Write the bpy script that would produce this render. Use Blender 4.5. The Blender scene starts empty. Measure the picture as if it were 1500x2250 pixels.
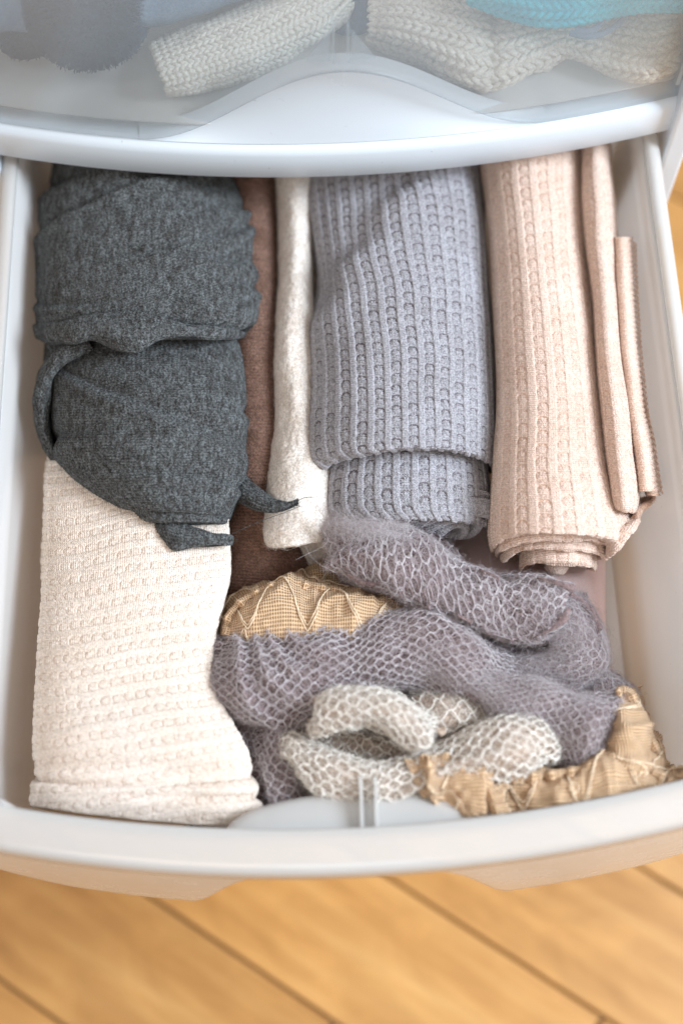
import bpy, math, random
import numpy as np
from math import radians as R
random.seed(7); rng = np.random.default_rng(11)
sc = bpy.context.scene
col = sc.collection

# ------------------------------------------------------------------ camera, world, lights, exposure
F = 3125.0                      # focal length in pixels of the 1500x2250 photograph
PITCH, ROLL = R(68.6), R(-1.9)
CAM = np.array([-0.007, 0.0, 0.653])
cam_d = bpy.data.cameras.new('camera'); cam = bpy.data.objects.new('camera', cam_d); col.objects.link(cam)
fwd = np.array([0, math.cos(PITCH), -math.sin(PITCH)])
up0 = np.array([0, math.sin(PITCH), math.cos(PITCH)]); rt0 = np.array([1.0, 0, 0])
rt = rt0*math.cos(ROLL) + up0*math.sin(ROLL); upv = -rt0*math.sin(ROLL) + up0*math.cos(ROLL)
import mathutils
m = mathutils.Matrix(((rt[0], upv[0], -fwd[0], CAM[0]), (rt[1], upv[1], -fwd[1], CAM[1]), (rt[2], upv[2], -fwd[2], CAM[2]), (0, 0, 0, 1)))
cam.matrix_world = m
cam_d.sensor_fit = 'VERTICAL'; cam_d.sensor_height = 36; cam_d.sensor_width = 24; cam_d.lens = 50
cam_d.clip_start = 0.02; cam_d.clip_end = 30
cam_d.dof.use_dof = True; cam_d.dof.focus_distance = 0.725; cam_d.dof.aperture_fstop = 2.6
sc.camera = cam
w = bpy.data.worlds.new('World'); sc.world = w; w.use_nodes = True
w.node_tree.nodes['Background'].inputs[0].default_value = (1.0, 0.955, 0.92, 1)
w.node_tree.nodes['Background'].inputs[1].default_value = 0.45
def area(name, loc, tgt, size, power, colr):
    l = bpy.data.lights.new(name, 'AREA'); l.shape = 'RECTANGLE'; l.size, l.size_y = size; l.energy = power; l.color = colr
    o = bpy.data.objects.new(name, l); col.objects.link(o); o.location = loc
    o.rotation_euler = (mathutils.Vector(tgt)-mathutils.Vector(loc)).to_track_quat('-Z', 'Y').to_euler(); return o
area('window_light', (1.40, 0.10, 1.12), (0, .3, 0), (0.6, 0.8), 39, (0.74, 0.87, 1.0))
area('room_light', (-0.3, -1.1, 1.5), (0, .3, 0), (1.0, 1.0), 6, (1.0, 0.92, 0.84))
sc.view_settings.view_transform = 'Standard'; sc.view_settings.look = 'None'
sc.view_settings.exposure = 0.55; sc.view_settings.gamma = 1.0
sc.cycles.max_bounces = 10; sc.cycles.diffuse_bounces = 4; sc.cycles.transparent_max_bounces = 16
sc.cycles.caustics_reflective = False; sc.cycles.caustics_refractive = False
sc.cycles.use_denoising = True

# ------------------------------------------------------------------ points of the place from sight lines
def at(px, py, z):
    px, py, z = np.broadcast_arrays(np.asarray(px, float), np.asarray(py, float), np.asarray(z, float))
    dx = (px-750)/F; dy = -(py-1125)/F
    d = fwd + dx[..., None]*rt + dy[..., None]*upv
    t = (z-CAM[2])/d[..., 2]
    return CAM + d*t[..., None]
def atY(px, py, Y):
    dx = (px-750)/F; dy = -(py-1125)/F
    d = fwd + dx*rt + dy*upv
    return CAM + d*((Y-CAM[1])/d[1])

# ------------------------------------------------------------------ helpers
def tag(o, label=None, cat=None, group=None, kind=None):
    if label: o['label'] = label
    if cat: o['category'] = cat
    if group: o['group'] = group
    if kind: o['kind'] = kind
    return o
def empty(name, loc=(0, 0, 0)):
    o = bpy.data.objects.new(name, None); col.objects.link(o); o.location = loc; return o
def mesh(name, V, Fc, mat, parent=None, smooth=True, uv=None):
    me = bpy.data.meshes.new(name); V = np.asarray(V, np.float32)
    if parent is not None and parent.type == 'EMPTY': V = V - np.array(parent.location, np.float32)
    elif parent is not None and parent.parent is not None: V = V - np.array(parent.parent.location, np.float32)
    Fa = np.asarray(Fc, np.int32); n = Fa.shape[1]
    me.vertices.add(len(V)); me.vertices.foreach_set('co', V.ravel())
    me.loops.add(Fa.size); me.loops.foreach_set('vertex_index', Fa.ravel())
    me.polygons.add(len(Fa)); me.polygons.foreach_set('loop_start', np.arange(0, Fa.size, n, dtype=np.int32))
    me.polygons.foreach_set('loop_total', np.full(len(Fa), n, np.int32))
    me.polygons.foreach_set('use_smooth', np.full(len(Fa), smooth))
    if uv is not None:
        l = me.uv_layers.new(name='uv'); l.data.foreach_set('uv', uv[Fa.ravel()].astype(np.float32).ravel())
    me.update(); me.validate(); me.materials.append(mat)
    o = bpy.data.objects.new(name, me); col.objects.link(o)
    if parent is not None: o.parent = parent
    return o
def gridfaces(nu, nv, close_v=False):
    i, j = np.meshgrid(np.arange(nu-1), np.arange(nv if close_v else nv-1), indexing='ij'); j2 = (j+1) % nv
    return np.stack([i*nv+j, i*nv+j2, (i+1)*nv+j2, (i+1)*nv+j], -1).reshape(-1, 4)
def solid(o, t, off=-1, bevel=0):
    s = o.modifiers.new('s', 'SOLIDIFY'); s.thickness = t; s.offset = off
    if bevel:
        b = o.modifiers.new('b', 'BEVEL'); b.width = bevel; b.segments = 3; b.limit_method = 'ANGLE'
    return o
def vnoise(P, scale, seed=0):
    """smooth 3-D value noise, -1..1, P (...,3)"""
    q = P*scale + seed*17.31 + 1000.0; i = np.floor(q).astype(np.int64); f = q-i; f = f*f*(3-2*f)
    def h(a, b, c):
        n = (a*73856093) ^ (b*19349663) ^ (c*83492791) ^ (seed*2654435761)
        n = (n ^ (n >> 13))*1274126177 & 0xffffffff; n = (n ^ (n >> 16)) & 0xffff
        return n/32767.5-1
    x, y, z = i[..., 0], i[..., 1], i[..., 2]; fx, fy, fz = f[..., 0], f[..., 1], f[..., 2]
    L = lambda a, b, t: a+(b-a)*t
    return L(L(L(h(x, y, z), h(x+1, y, z), fx), L(h(x, y+1, z), h(x+1, y+1, z), fx), fy),
             L(L(h(x, y, z+1), h(x+1, y, z+1), fx), L(h(x, y+1, z+1), h(x+1, y+1, z+1), fx), fy), fz)
def catmull(C, n, axis=0):
    C = np.moveaxis(np.asarray(C, float), axis, 0); k = len(C)
    Cp = np.concatenate([2*C[:1]-C[1:2], C, 2*C[-1:]-C[-2:-1]])
    t = np.linspace(0, k-1-1e-9, n); i = t.astype(int); f = (t-i).reshape((-1,)+(1,)*(C.ndim-1))
    a, b, c, d = Cp[i], Cp[i+1], Cp[i+2], Cp[i+3]
    r = 0.5*(2*b+(c-a)*f+(2*a-5*b+4*c-d)*f**2+(3*b-a-3*c+d)*f**3)
    return np.moveaxis(r, 0, axis)
class Sheet:
    """a draped surface through control points (photo x, photo y, height in mm)"""
    def __init__(s, rows, nu, nv, wrinkle=None, world=False):
        C = np.array(rows, float)
        W = C if world else at(C[..., 0], C[..., 1], C[..., 2]/1000)
        s.P = catmull(catmull(W, nu, 0), nv, 1); s.nu, s.nv = nu, nv
        s.inside()
        s.finish()
        if wrinkle is not None: s.disp(wrinkle(s))
    def inside(s):
        """cloth in the open drawer stays within its tapering walls"""
        x, y, z = s.P[..., 0], s.P[..., 1], s.P[..., 2]
        if z.max() > .035: return
        ins = .0072-.125*np.clip(z, -.105, 0); lim = .1785-ins
        s.P[..., 0] = np.clip(x, -.0065-lim, -.0065+lim)
        s.P[..., 1] = np.maximum(y, .114-.024*(1-((s.P[..., 0]+.008)/.19)**2)+.0065+ins)
        s.P[..., 2] = np.maximum(z, -.1055)
    def finish(s):
        du = np.gradient(s.P, axis=0); dv = np.gradient(s.P, axis=1)
        N = np.cross(du, dv); L = np.linalg.norm(N, axis=-1, keepdims=True); N = N/np.maximum(L, 1e-12)
        if N[s.nu//2, s.nv//2, 2] < 0: N = -N
        s.N = N
        lu = np.linalg.norm(np.diff(s.P, axis=0), axis=-1).mean(1); lv = np.linalg.norm(np.diff(s.P, axis=1), axis=-1).mean(0)
        s.u = np.concatenate([[0], np.cumsum(lu)]); s.v = np.concatenate([[0], np.cumsum(lv)])
        s.Lu, s.Lv = s.u[-1], s.v[-1]
    def disp(s, h):
        s.P = s.P + s.N*h[..., None]; s.inside(); s.finish()
    def UV(s): return np.stack(np.meshgrid(s.u, s.v, indexing='ij'), -1)
    def map(s, a, b, h=0):
        """a metres along u, b metres along v, h metres off the surface"""
        i = np.interp(a, s.u, np.arange(s.nu)); j = np.interp(b, s.v, np.arange(s.nv))
        i0 = np.clip(i.astype(int), 0, s.nu-2); j0 = np.clip(j.astype(int), 0, s.nv-2); fi = (i-i0)[..., None]; fj = (j-j0)[..., None]
        def g(A): return (A[i0, j0]*(1-fi)+A[i0+1, j0]*fi)*(1-fj)+(A[i0, j0+1]*(1-fi)+A[i0+1, j0+1]*fi)*fj
        return g(s.P)+g(s.N)*np.asarray(h)[..., None]
    def mesh(s, name, mat, parent, off=0.0, thick=0):
        o = mesh(name, (s.P-s.N*off).reshape(-1, 3), gridfaces(s.nu, s.nv), mat, parent, True, s.UV().reshape(-1, 2))
        if thick: solid(o, thick, 0)
        return o
def band(A, B, zc, up, sag=0, n=13, pw=0.8, lo=-95, w0=-25):
    """one cross-section between photo points A and B: an arched top and sides that drop to the drawer floor"""
    r = []
    for th in np.linspace(w0, 180-w0, n):
        c = (1-math.cos(R(th)))/2; s_ = math.sin(R(th)); z = zc+(up*abs(s_)**pw if s_ >= 0 else (zc-lo)*s_/math.sin(R(-w0))*-1*-1)
        if s_ < 0: z = zc + (lo-zc)*(-s_/math.sin(R(-w0)))
        r.append((A[0]+(B[0]-A[0])*c, A[1]+(B[1]-A[1])*c+sag*max(s_, 0), z))
    return r
def curves(name, pts, rad, mat, parent, kind='stuff'):
    """pts: list of (n,3) arrays or one (k,n,3) array; rad scalar or per-curve array"""
    if isinstance(pts, np.ndarray): sizes = [pts.shape[1]]*pts.shape[0]; P = pts.reshape(-1, 3)
    else: sizes = [len(p) for p in pts]; P = np.concatenate(pts)
    P = P-np.array(parent.location if parent.type == 'EMPTY' else (parent.parent.location if parent.parent else (0, 0, 0)))
    h = bpy.data.hair_curves.new(name); h.add_curves(sizes)
    h.attributes['position'].data.foreach_set('vector', P.astype(np.float32).ravel())
    rad = np.asarray(rad, np.float32)
    rr = rad.ravel() if rad.size == len(P) and rad.ndim == 2 else np.repeat(np.broadcast_to(rad, (len(sizes),)), sizes)
    a = h.attributes.get('radius') or h.attributes.new('radius', 'FLOAT', 'POINT')
    a.data.foreach_set('value', rr.astype(np.float32))
    h.materials.append(mat); o = bpy.data.objects.new(name, h); col.objects.link(o); o.parent = parent
    if kind: o['kind'] = kind
    return o
def fuzz(sh, name, n, length, mat, parent, rad=2.5e-5, lift=.5, base=0.0, pts=None, curl=.6, bounds=(0.02, .98), seed=3):
    g = np.random.default_rng(seed)
    a = g.uniform(*bounds, n)*sh.Lu; b = g.uniform(*bounds, n)*sh.Lv
    p0 = sh.map(a, b, np.full(n, base)); up = sh.map(a, b, np.full(n, base+.001))-p0; up /= np.linalg.norm(up, axis=1, keepdims=True)
    d = g.normal(size=(n, 3)); d -= (d*up).sum(1, keepdims=True)*up; d /= np.linalg.norm(d, axis=1, keepdims=True)
    e = np.cross(d, up); L = (g.uniform(.35, 1, n)*length)[:, None]; k = 6; out = np.zeros((n, k, 3))
    li = (g.uniform(0, 1, n)**1.6*lift)[:, None]; cu = (g.normal(size=n)*curl)[:, None]; ph = g.uniform(0, 6.28, (n, 1))
    for i in range(k):
        t = i/(k-1)
        out[:, i] = p0 + d*L*t*(1-.25*t*abs(cu)) + e*L*(cu*t*t*.8+.10*np.sin(ph+5*t)) + up*L*(li*t*(1.5-t))
    return curves(name, out, rad*g.uniform(.6, 1.2, n), mat, parent)
def knit(sh, name, mat, parent, wale=.0011, course=.0010, yr=.00028, field=None, bounds=(0, 1, 0, 1), base=0.0, swap=False, amp=1.0, seed=1):
    """every yarn course as a looping strand laid on the sheet. field(a,b)->(da,db,h): relief of the stitch pattern"""
    g = np.random.default_rng(seed)
    Lc = sh.Lu if not swap else sh.Lv; Lw = sh.Lv if not swap else sh.Lu      # courses stack along c, wales along w
    c0, c1, w0, w1 = bounds; nC = int(Lc*(c1-c0)/course); nW = int(Lw*(w1-w0)/wale); k = 8
    t = np.arange(nW*k)/k
    x = (t*wale + .30*wale*np.sin(4*np.pi*t))                 # the looping path of a plain stitch
    yy = course*.92*amp*(-np.cos(2*np.pi*t)); zz = yr*.9*np.cos(4*np.pi*t)
    C = np.arange(nC)[:, None]*course+Lc*c0; X = np.broadcast_to(x[None]+Lw*w0, (nC, len(x))) ; Y = C+yy[None]
    Z = np.broadcast_to(zz[None], X.shape)
    X = X+g.normal(size=(nC, 1))*wale*.08; rmul = 1.0
    if field is not None:
        da, db, h, *rm = field(Y, X); Y = Y+da; X = X+db; Z = Z+h
        rmul = rm[0] if rm else 1.0
    X = np.clip(X, 0, Lw); Y = np.clip(Y, 0, Lc)
    P = sh.map(Y, X, Z+base) if not swap else sh.map(X, Y, Z+base)
    P = P+g.normal(size=P.shape)*yr*.16
    return curves(name, P, yr*g.uniform(.88, 1.1, (nC, 1))*rmul*np.ones(X.shape), mat, parent)
def waffle(pc, pw, depth, open_=.12, ribw=.42, skew=0.0, seed=0, rib=.40):
    """plain ribs with a column of little rounded shells between them: pc apart down the ribs, pw across"""
    def f(c, w_):
        P0 = np.stack([c, w_, 0*c], -1); wob = .0014*vnoise(P0, 60, seed+9); wob2 = .0009*vnoise(P0, 45, seed+19)
        cc = c+wob+skew*w_; q = (w_+wob2)/pw; iw = np.floor(q); fw = (q-iw-.5)*2
        qc = cc/pc+.35*np.sin(iw*2.4+seed); ic = np.floor(qc); fc = (qc-ic-.5)*2
        rn = np.sin(iw*12.9898+ic*78.233+seed)*43758.5453; rn = rn-np.floor(rn)
        w0 = 1-ribw; x = np.clip(fw/w0, -1.2, 1.2); r = np.sqrt(x**2+(fc*.95)**2)
        inside = np.clip((w0-abs(fw))/.16+.3, 0, 1)
        dome = np.exp(-((x**2+(fc+.15)**2)/.30)); groove = np.exp(-((r-.80)/.20)**2)*np.clip(.55-.6*fc, .15, 1)
        h = depth*(inside*(-.25+.45*dome-.62*groove*(.5+.9*rn))+(1-inside)*rib)
        ang_ = np.arctan2(fc, x)
        h = h+depth*.16*inside*np.cos(ang_*7)*np.exp(-((r-.55)/.3)**2)
        db = open_*pw*.5*groove*x*inside; da = open_*pc*.7*groove*fc*inside
        return da, db, h, 1-.38*inside*(.4+.6*groove)+.12*(1-inside)
    return f
def hexnet(sh, name, mat, parent, cw=.010, ch=.0045, yr=.00045, base=0.0, bounds=(0, 1, 0, 1), seed=5, flat=1.05, jit=.12, swap=False, loose=.0008):
    """open mohair knit: wavy courses that touch at their crests and leave eye-shaped holes"""
    g = np.random.default_rng(seed); A, B = (sh.Lu, sh.Lv) if not swap else (sh.Lv, sh.Lu)
    a0, a1, b0, b1 = bounds; n = int(B*(b1-b0)/ch)+1; out = []; rads = []; k = 12; m_ = max(6, int(A*(a1-a0)/cw*k))
    t = np.arange(m_)/k; x0 = A*a0+t*cw
    for j in range(n):
        xw = x0+.22*cw*vnoise(np.stack([x0, 0*x0, 0*x0+j*.25], -1)*np.array([90, 1, 1]), 1, seed+3)
        am = .54+.12*vnoise(np.stack([x0*120, 0*x0+j, 0*x0], -1), 1, seed+6)
        y = B*b0+j*ch+np.clip(flat*np.sin(2*np.pi*(t+.5*(j % 2))), -1, 1)*ch*am
        y = y+jit*ch*2*vnoise(np.stack([x0*260, y*260, 0*x0+j], -1), 1, seed)+.5*ch*vnoise(np.stack([x0*40, 0*x0+j*.2, 0*x0], -1), 1, seed+1)
        z = base+loose*vnoise(np.stack([x0, y, 0*x0+5], -1), 250, seed+2)+.5*yr*np.cos(4*np.pi*t)
        x = np.clip(xw, 0, A); y = np.clip(y, 0, B); p = sh.map(x, y, z) if not swap else sh.map(y, x, z)
        rm = .55+.55*np.clip(.5+vnoise(p, 55, seed+7)*.9+.35*vnoise(p, 300, seed+8), 0, 1)
        out.append(p); rads.append(yr*.75*rm)
        for a_ in (1.1, 1.9):
            out.append(p+np.stack([np.cos(t*19+j*a_), np.sin(t*13+a_*3), np.sin(t*19+j+a_)], -1)*yr*a_+g.normal(size=p.shape)*yr*.35); rads.append(yr*.5*rm)
    return curves(name, np.array(out), np.array(rads), mat, parent)

# ------------------------------------------------------------------ materials
def newmat(name):
    m_ = bpy.data.materials.new(name); m_.use_nodes = True; nt = m_.node_tree; return m_, nt, nt.nodes['Principled BSDF']
def noise(nt, scale, detail=3, vec=None, rough=.6, dist=0):
    n = nt.nodes.new('ShaderNodeTexNoise'); n.inputs['Scale'].default_value = scale; n.inputs['Detail'].default_value = detail
    n.inputs['Roughness'].default_value = rough; n.inputs['Distortion'].default_value = dist
    if vec is not None: nt.links.new(vec, n.inputs['Vector'])
    return n
def ramp(nt, src, stops):
    r = nt.nodes.new('ShaderNodeValToRGB'); nt.links.new(src, r.inputs[0]); el = r.color_ramp.elements
    while len(el) < len(stops): el.new(.5)
    for e, (p, c) in zip(el, stops): e.position = p; e.color = (*c, 1)
    return r
def coord(nt, kind='Object', sc_=(1, 1, 1), rot=(0, 0, 0)):
    tc = nt.nodes.new('ShaderNodeTexCoord'); mp = nt.nodes.new('ShaderNodeMapping'); mp.inputs['Scale'].default_value = sc_; mp.inputs['Rotation'].default_value = rot
    nt.links.new(tc.outputs[kind], mp.inputs[0]); return mp.outputs[0]
def bump(nt, bs, src, strength, dist, prev=None):
    b = nt.nodes.new('ShaderNodeBump'); b.inputs['Strength'].default_value = strength; b.inputs['Distance'].default_value = dist
    nt.links.new(src, b.inputs['Height'])
    if prev is not None: nt.links.new(prev, b.inputs['Normal'])
    nt.links.new(b.outputs[0], bs.inputs['Normal']); return b.outputs[0]
def wool(name, c1, c2, scale=60, fine=900, sheen=.08, bmp=.5, stops=(.35, .65), trans=0.0, fleck=1000, fl_=.2, st=None):
    m_, nt, bs = newmat(name); v = coord(nt); n = noise(nt, scale, 5, coord(nt, 'Object', st, (0, 0, .5)) if st else v, .7); r = ramp(nt, n.outputs[0], [(stops[0], c1), (stops[1], c2)])
    nf = noise(nt, fleck, 2, v, .5); rf = ramp(nt, nf.outputs[0], [(.38, (1-fl_,)*3), (.62, (1+fl_*.3,)*3)]); mf = nt.nodes.new('ShaderNodeMix'); mf.data_type = 'RGBA'; mf.blend_type = 'MULTIPLY'; mf.inputs[0].default_value = 1
    nt.links.new(r.outputs[0], mf.inputs[6]); nt.links.new(rf.outputs[0], mf.inputs[7]); nt.links.new(mf.outputs[2], bs.inputs['Base Color']); bs.inputs['Roughness'].default_value = 1; bs.inputs['Specular IOR Level'].default_value = .12
    bs.inputs['Sheen Weight'].default_value = sheen; bs.inputs['Sheen Roughness'].default_value = .5
    n2 = noise(nt, fine, 3, v); bump(nt, bs, n2.outputs[0], bmp, .0006)
    if trans:
        out = nt.nodes['Material Output']; tr = nt.nodes.new('ShaderNodeBsdfTransparent'); mx = nt.nodes.new('ShaderNodeMixShader'); n3 = noise(nt, fine*.8, 3, v)
        r3 = ramp(nt, n3.outputs[0], [(.42, (0, 0, 0)), (.62, (trans,)*3)])
        nt.links.new(r3.outputs[0], mx.inputs[0]); nt.links.new(bs.outputs[0], mx.inputs[1]); nt.links.new(tr.outputs[0], mx.inputs[2]); nt.links.new(mx.outputs[0], out.inputs[0])
    return m_
def plastic(name, c, see, rough=.3, spec=.5, haze=.5):
    """milky polypropylene: part diffuse, part light passed on, part clear, with a soft gloss"""
    m_, nt, bs = newmat(name); out = nt.nodes['Material Output']
    bs.inputs['Base Color'].default_value = (*c, 1); bs.inputs['Roughness'].default_value = rough; bs.inputs['Specular IOR Level'].default_value = spec
    v = coord(nt); n = noise(nt, 14, 3, v); bump(nt, bs, n.outputs[0], .10, .002)
    ns = noise(nt, 30, 6, coord(nt, 'Object', (1, 3, 1)), .75); rs = ramp(nt, ns.outputs[0], [(.35, (max(0, rough-.08),)*3), (.7, (rough+.14,)*3)]); nt.links.new(rs.outputs[0], bs.inputs['Roughness'])
    nd = noise(nt, 420, 2, v, .4); rd = ramp(nt, nd.outputs[0], [(.19, tuple(q*.62 for q in c)), (.235, c)]); nt.links.new(rd.outputs[0], bs.inputs['Base Color'])
    if see is None: return m_
    tl = nt.nodes.new('ShaderNodeBsdfTranslucent'); tl.inputs[0].default_value = (*c, 1)
    m1 = nt.nodes.new('ShaderNodeMixShader'); m1.inputs[0].default_value = haze; nt.links.new(bs.outputs[0], m1.inputs[1]); nt.links.new(tl.outputs[0], m1.inputs[2])
    tr = nt.nodes.new('ShaderNodeBsdfTransparent'); tr.inputs[0].default_value = (.97, .98, .98, 1)
    m2 = nt.nodes.new('ShaderNodeMixShader'); m2.inputs[0].default_value = see; nt.links.new(m1.outputs[0], m2.inputs[1]); nt.links.new(tr.outputs[0], m2.inputs[2])
    gl = nt.nodes.new('ShaderNodeBsdfGlossy'); gl.inputs['Roughness'].default_value = rough; gl.inputs[0].default_value = (1, 1, 1, 1)
    lw_ = nt.nodes.new('ShaderNodeLayerWeight'); lw_.inputs[0].default_value = .5
    pw_ = nt.nodes.new('ShaderNodeMath'); pw_.operation = 'POWER'; pw_.inputs[1].default_value = 4.5; nt.links.new(lw_.outputs['Facing'], pw_.inputs[0])
    fr = nt.nodes.new('ShaderNodeMath'); fr.operation = 'MULTIPLY_ADD'; fr.inputs[1].default_value = .55; fr.inputs[2].default_value = .03; nt.links.new(pw_.outputs[0], fr.inputs[0])
    m3 = nt.nodes.new('ShaderNodeMixShader'); nt.links.new(fr.outputs[0], m3.inputs[0]); nt.links.new(m2.outputs[0], m3.inputs[1]); nt.links.new(gl.outputs[0], m3.inputs[2])
    nt.links.new(m3.outputs[0], out.inputs[0]); return m_
M = {}
M['white'] = plastic('white_plastic', (.66, .71, .76), None, .35)
M['clear'] = plastic('milky_plastic', (.90, .885, .87), .20, .14, haze=.35)
M['base'] = plastic('milky_base', (.88, .87, .86), .02, .2, haze=.06)
M['panel'] = plastic('frosted_panel', (.80, .86, .91), .79, .25)
M['rim'] = plastic('rim_plastic', (.84, .815, .79), .42, .20, haze=.30)
M['front'] = plastic('front_plastic', (.90, .88, .86), .13, .22, haze=.25)
M['peach'] = wool('peach_yarn', (.78, .58, .47), (.86, .68, .58), 25, 1500)
M['peach_in'] = wool('peach_cloth_shaded', (.70, .44, .31), (.76, .51, .38), 25, 1500)  # deeper peach under the yarn: shade of the stitch pits put into colour
M['cream'] = wool('cream_yarn', (.90, .77, .66), (.95, .84, .75), 18, 1500)
M['cream_in'] = wool('cream_cloth_shaded', (.82, .62, .49), (.86, .68, .56), 18, 1500)  # undercloth coloured darker than its yarn, painting shade into the pits
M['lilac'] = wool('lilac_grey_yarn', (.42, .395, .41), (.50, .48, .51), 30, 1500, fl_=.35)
M['lilac_in'] = wool('lilac_grey_cloth_shaded', (.15, .125, .13), (.19, .165, .175), 30, 1500)  # dark copy of the yarn colour, painted shade in the stitch gaps
M['char'] = wool('charcoal_yarn', (.062, .055, .051), (.200, .213, .215), 420, 1500, .05, .5, (.36, .68), fleck=950, fl_=.62, st=(1, .35, 1))
M['char_in'] = wool('charcoal_cloth_shaded', (.02, .018, .018), (.035, .034, .035), 200, 1500, .0)  # near-black undercloth: painted shade showing as dots between the loops
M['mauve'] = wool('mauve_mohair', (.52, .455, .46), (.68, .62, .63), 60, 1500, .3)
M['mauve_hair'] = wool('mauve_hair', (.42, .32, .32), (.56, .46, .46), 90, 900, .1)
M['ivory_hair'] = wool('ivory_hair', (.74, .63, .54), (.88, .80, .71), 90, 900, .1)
M['mauve_in'] = wool('mauve_layer_shaded', (.20, .125, .12), (.31, .22, .21), 60, 700, .4, .8, trans=.5)  # darkened underlayer, shade inside the open knit painted for depth
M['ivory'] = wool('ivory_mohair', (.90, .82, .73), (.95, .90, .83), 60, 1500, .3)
M['ivory_in'] = wool('ivory_layer_shaded', (.62, .46, .36), (.74, .59, .48), 60, 700, .4, .8, trans=.25)  # darker ivory behind the mesh, its depth shading held in the colour
M['tan'] = wool('tan_cord', (.84, .63, .42), (.90, .72, .52), 80, 1500, .2)
M['brown'] = wool('brown_wool', (.17, .09, .062), (.27, .155, .115), 120, 900, .1, .9, fl_=.4)
M['bone'] = wool('bone_fleece', (.74, .63, .54), (.86, .78, .71), 130, 500, .2, 1.0, fl_=.25)
M['rose'] = wool('rose_cloth', (.88, .64, .60), (.92, .70, .66), 50, 2500, .2, .3, fl_=.05)
M['navy'] = wool('navy_cloth', (.05, .07, .11), (.08, .11, .16), 40, 600)
M['slate'] = wool('slate_cloth', (.13, .18, .25), (.18, .24, .31), 40, 600)
M['oat'] = wool('oatmeal_yarn', (.62, .56, .48), (.72, .66, .58), 40, 600)
M['chunk'] = wool('bone_chunky_yarn', (.74, .69, .62), (.82, .78, .70), 40, 600)
M['teal'] = wool('turquoise_yarn', (.0, .38, .50), (.0, .52, .64), 40, 600)
def net_mat():
    m_, nt, bs = newmat('tan_net'); v = coord(nt, 'UV', (760, 760, 1)); s_ = nt.nodes.new('ShaderNodeSeparateXYZ'); nt.links.new(v, s_.inputs[0])
    def mt(op, a, b=None):
        n = nt.nodes.new('ShaderNodeMath'); n.operation = op
        for i, q in enumerate((a, b)):
            if q is None: continue
            if isinstance(q, (int, float)): n.inputs[i].default_value = q
            else: nt.links.new(q, n.inputs[i])
        return n.outputs[0]
    p = mt('MULTIPLY', mt('ABSOLUTE', mt('SINE', mt('MULTIPLY', s_.outputs[0], 3.1416))), mt('ABSOLUTE', mt('SINE', mt('MULTIPLY', s_.outputs[1], 3.1416))))
    r = ramp(nt, p, [(.25, (.80, .54, .33)), (.8, (.52, .30, .15))]); nt.links.new(r.outputs[0], bs.inputs['Base Color'])
    bs.inputs['Roughness'].default_value = .95; bs.inputs['Specular IOR Level'].default_value = .1; bs.inputs['Sheen Weight'].default_value = .2
    inv = mt('SUBTRACT', 1.0, p); bump(nt, bs, inv, .9, .0008)
    out = nt.nodes['Material Output']; tr = nt.nodes.new('ShaderNodeBsdfTransparent'); mx = nt.nodes.new('ShaderNodeMixShader')
    r2 = ramp(nt, p, [(.55, (0, 0, 0)), (.85, (.45,)*3)]); nt.links.new(r2.outputs[0], mx.inputs[0]); nt.links.new(bs.outputs[0], mx.inputs[1]); nt.links.new(tr.outputs[0], mx.inputs[2]); nt.links.new(mx.outputs[0], out.inputs[0])
    return m_
M['net'] = net_mat()
def bamboo():
    m_, nt, bs = newmat('bamboo_board'); v = coord(nt, 'Object', (3.0, 40, 1)); n = noise(nt, 1.2, 6, v, .65, .6)
    r = ramp(nt, n.outputs[0], [(.30, (.42, .20, .055)), (.5, (.54, .28, .088)), (.7, (.60, .34, .12))])
    oi = nt.nodes.new('ShaderNodeObjectInfo'); v2 = coord(nt, 'Object', (7, 14, 1)); n2 = noise(nt, 1.3, 4, v2, .6, 1.2)
    ad = nt.nodes.new('ShaderNodeMath'); ad.operation = 'ADD'; nt.links.new(n2.outputs[0], ad.inputs[0])
    mu = nt.nodes.new('ShaderNodeMath'); mu.operation = 'MULTIPLY'; mu.inputs[1].default_value = .25; nt.links.new(oi.outputs['Random'], mu.inputs[0]); nt.links.new(mu.outputs[0], ad.inputs[1])
    r2 = ramp(nt, ad.outputs[0], [(.35, (.72, .66, .58)), (.8, (1.12, 1.1, 1.06))])
    mx = nt.nodes.new('ShaderNodeMix'); mx.data_type = 'RGBA'; mx.blend_type = 'MULTIPLY'; mx.inputs[0].default_value = 1
    nt.links.new(r.outputs[0], mx.inputs[6]); nt.links.new(r2.outputs[0], mx.inputs[7]); nt.links.new(mx.outputs[2], bs.inputs['Base Color'])
    bs.inputs['Roughness'].default_value = .42; bump(nt, bs, n.outputs[0], .15, .001); return m_
M['bamboo'] = bamboo()
M['gap'] = newmat('floor_gap')[0]; M['gap'].node_tree.nodes['Principled BSDF'].inputs['Base Color'].default_value = (.40, .27, .15, 1)

# ------------------------------------------------------------------ floor
FZ = -0.38
fl = tag(mesh('floor', [(-2.5, -1.5, FZ-.006), (2.5, -1.5, FZ-.006), (2.5, 3, FZ-.006), (-2.5, 3, FZ-.006)], [(0, 1, 2, 3)], M['gap']), 'orange bamboo board floor', kind='structure')
pa, pb, pc_ = at(330, 1970, FZ), at(740, 2250, FZ), at(840, 1920, FZ); pd_ = at(1350, 2250, FZ)
dr = (pb-pa)/np.linalg.norm(pb-pa)+(pd_-pc_)/np.linalg.norm(pd_-pc_); dr /= np.linalg.norm(dr); nr = np.array([-dr[1], dr[0], 0]); nr = nr if nr[0] > 0 else -nr
pw_ = abs(np.dot((pc_+pd_)/2-(pa+pb)/2, nr)); ang = math.atan2(dr[1], dr[0])
ex = np.dot(at(735, 2240, FZ)-pa, dr); ex2 = np.dot(at(1320, 2240, FZ)-pa, dr)
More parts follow.
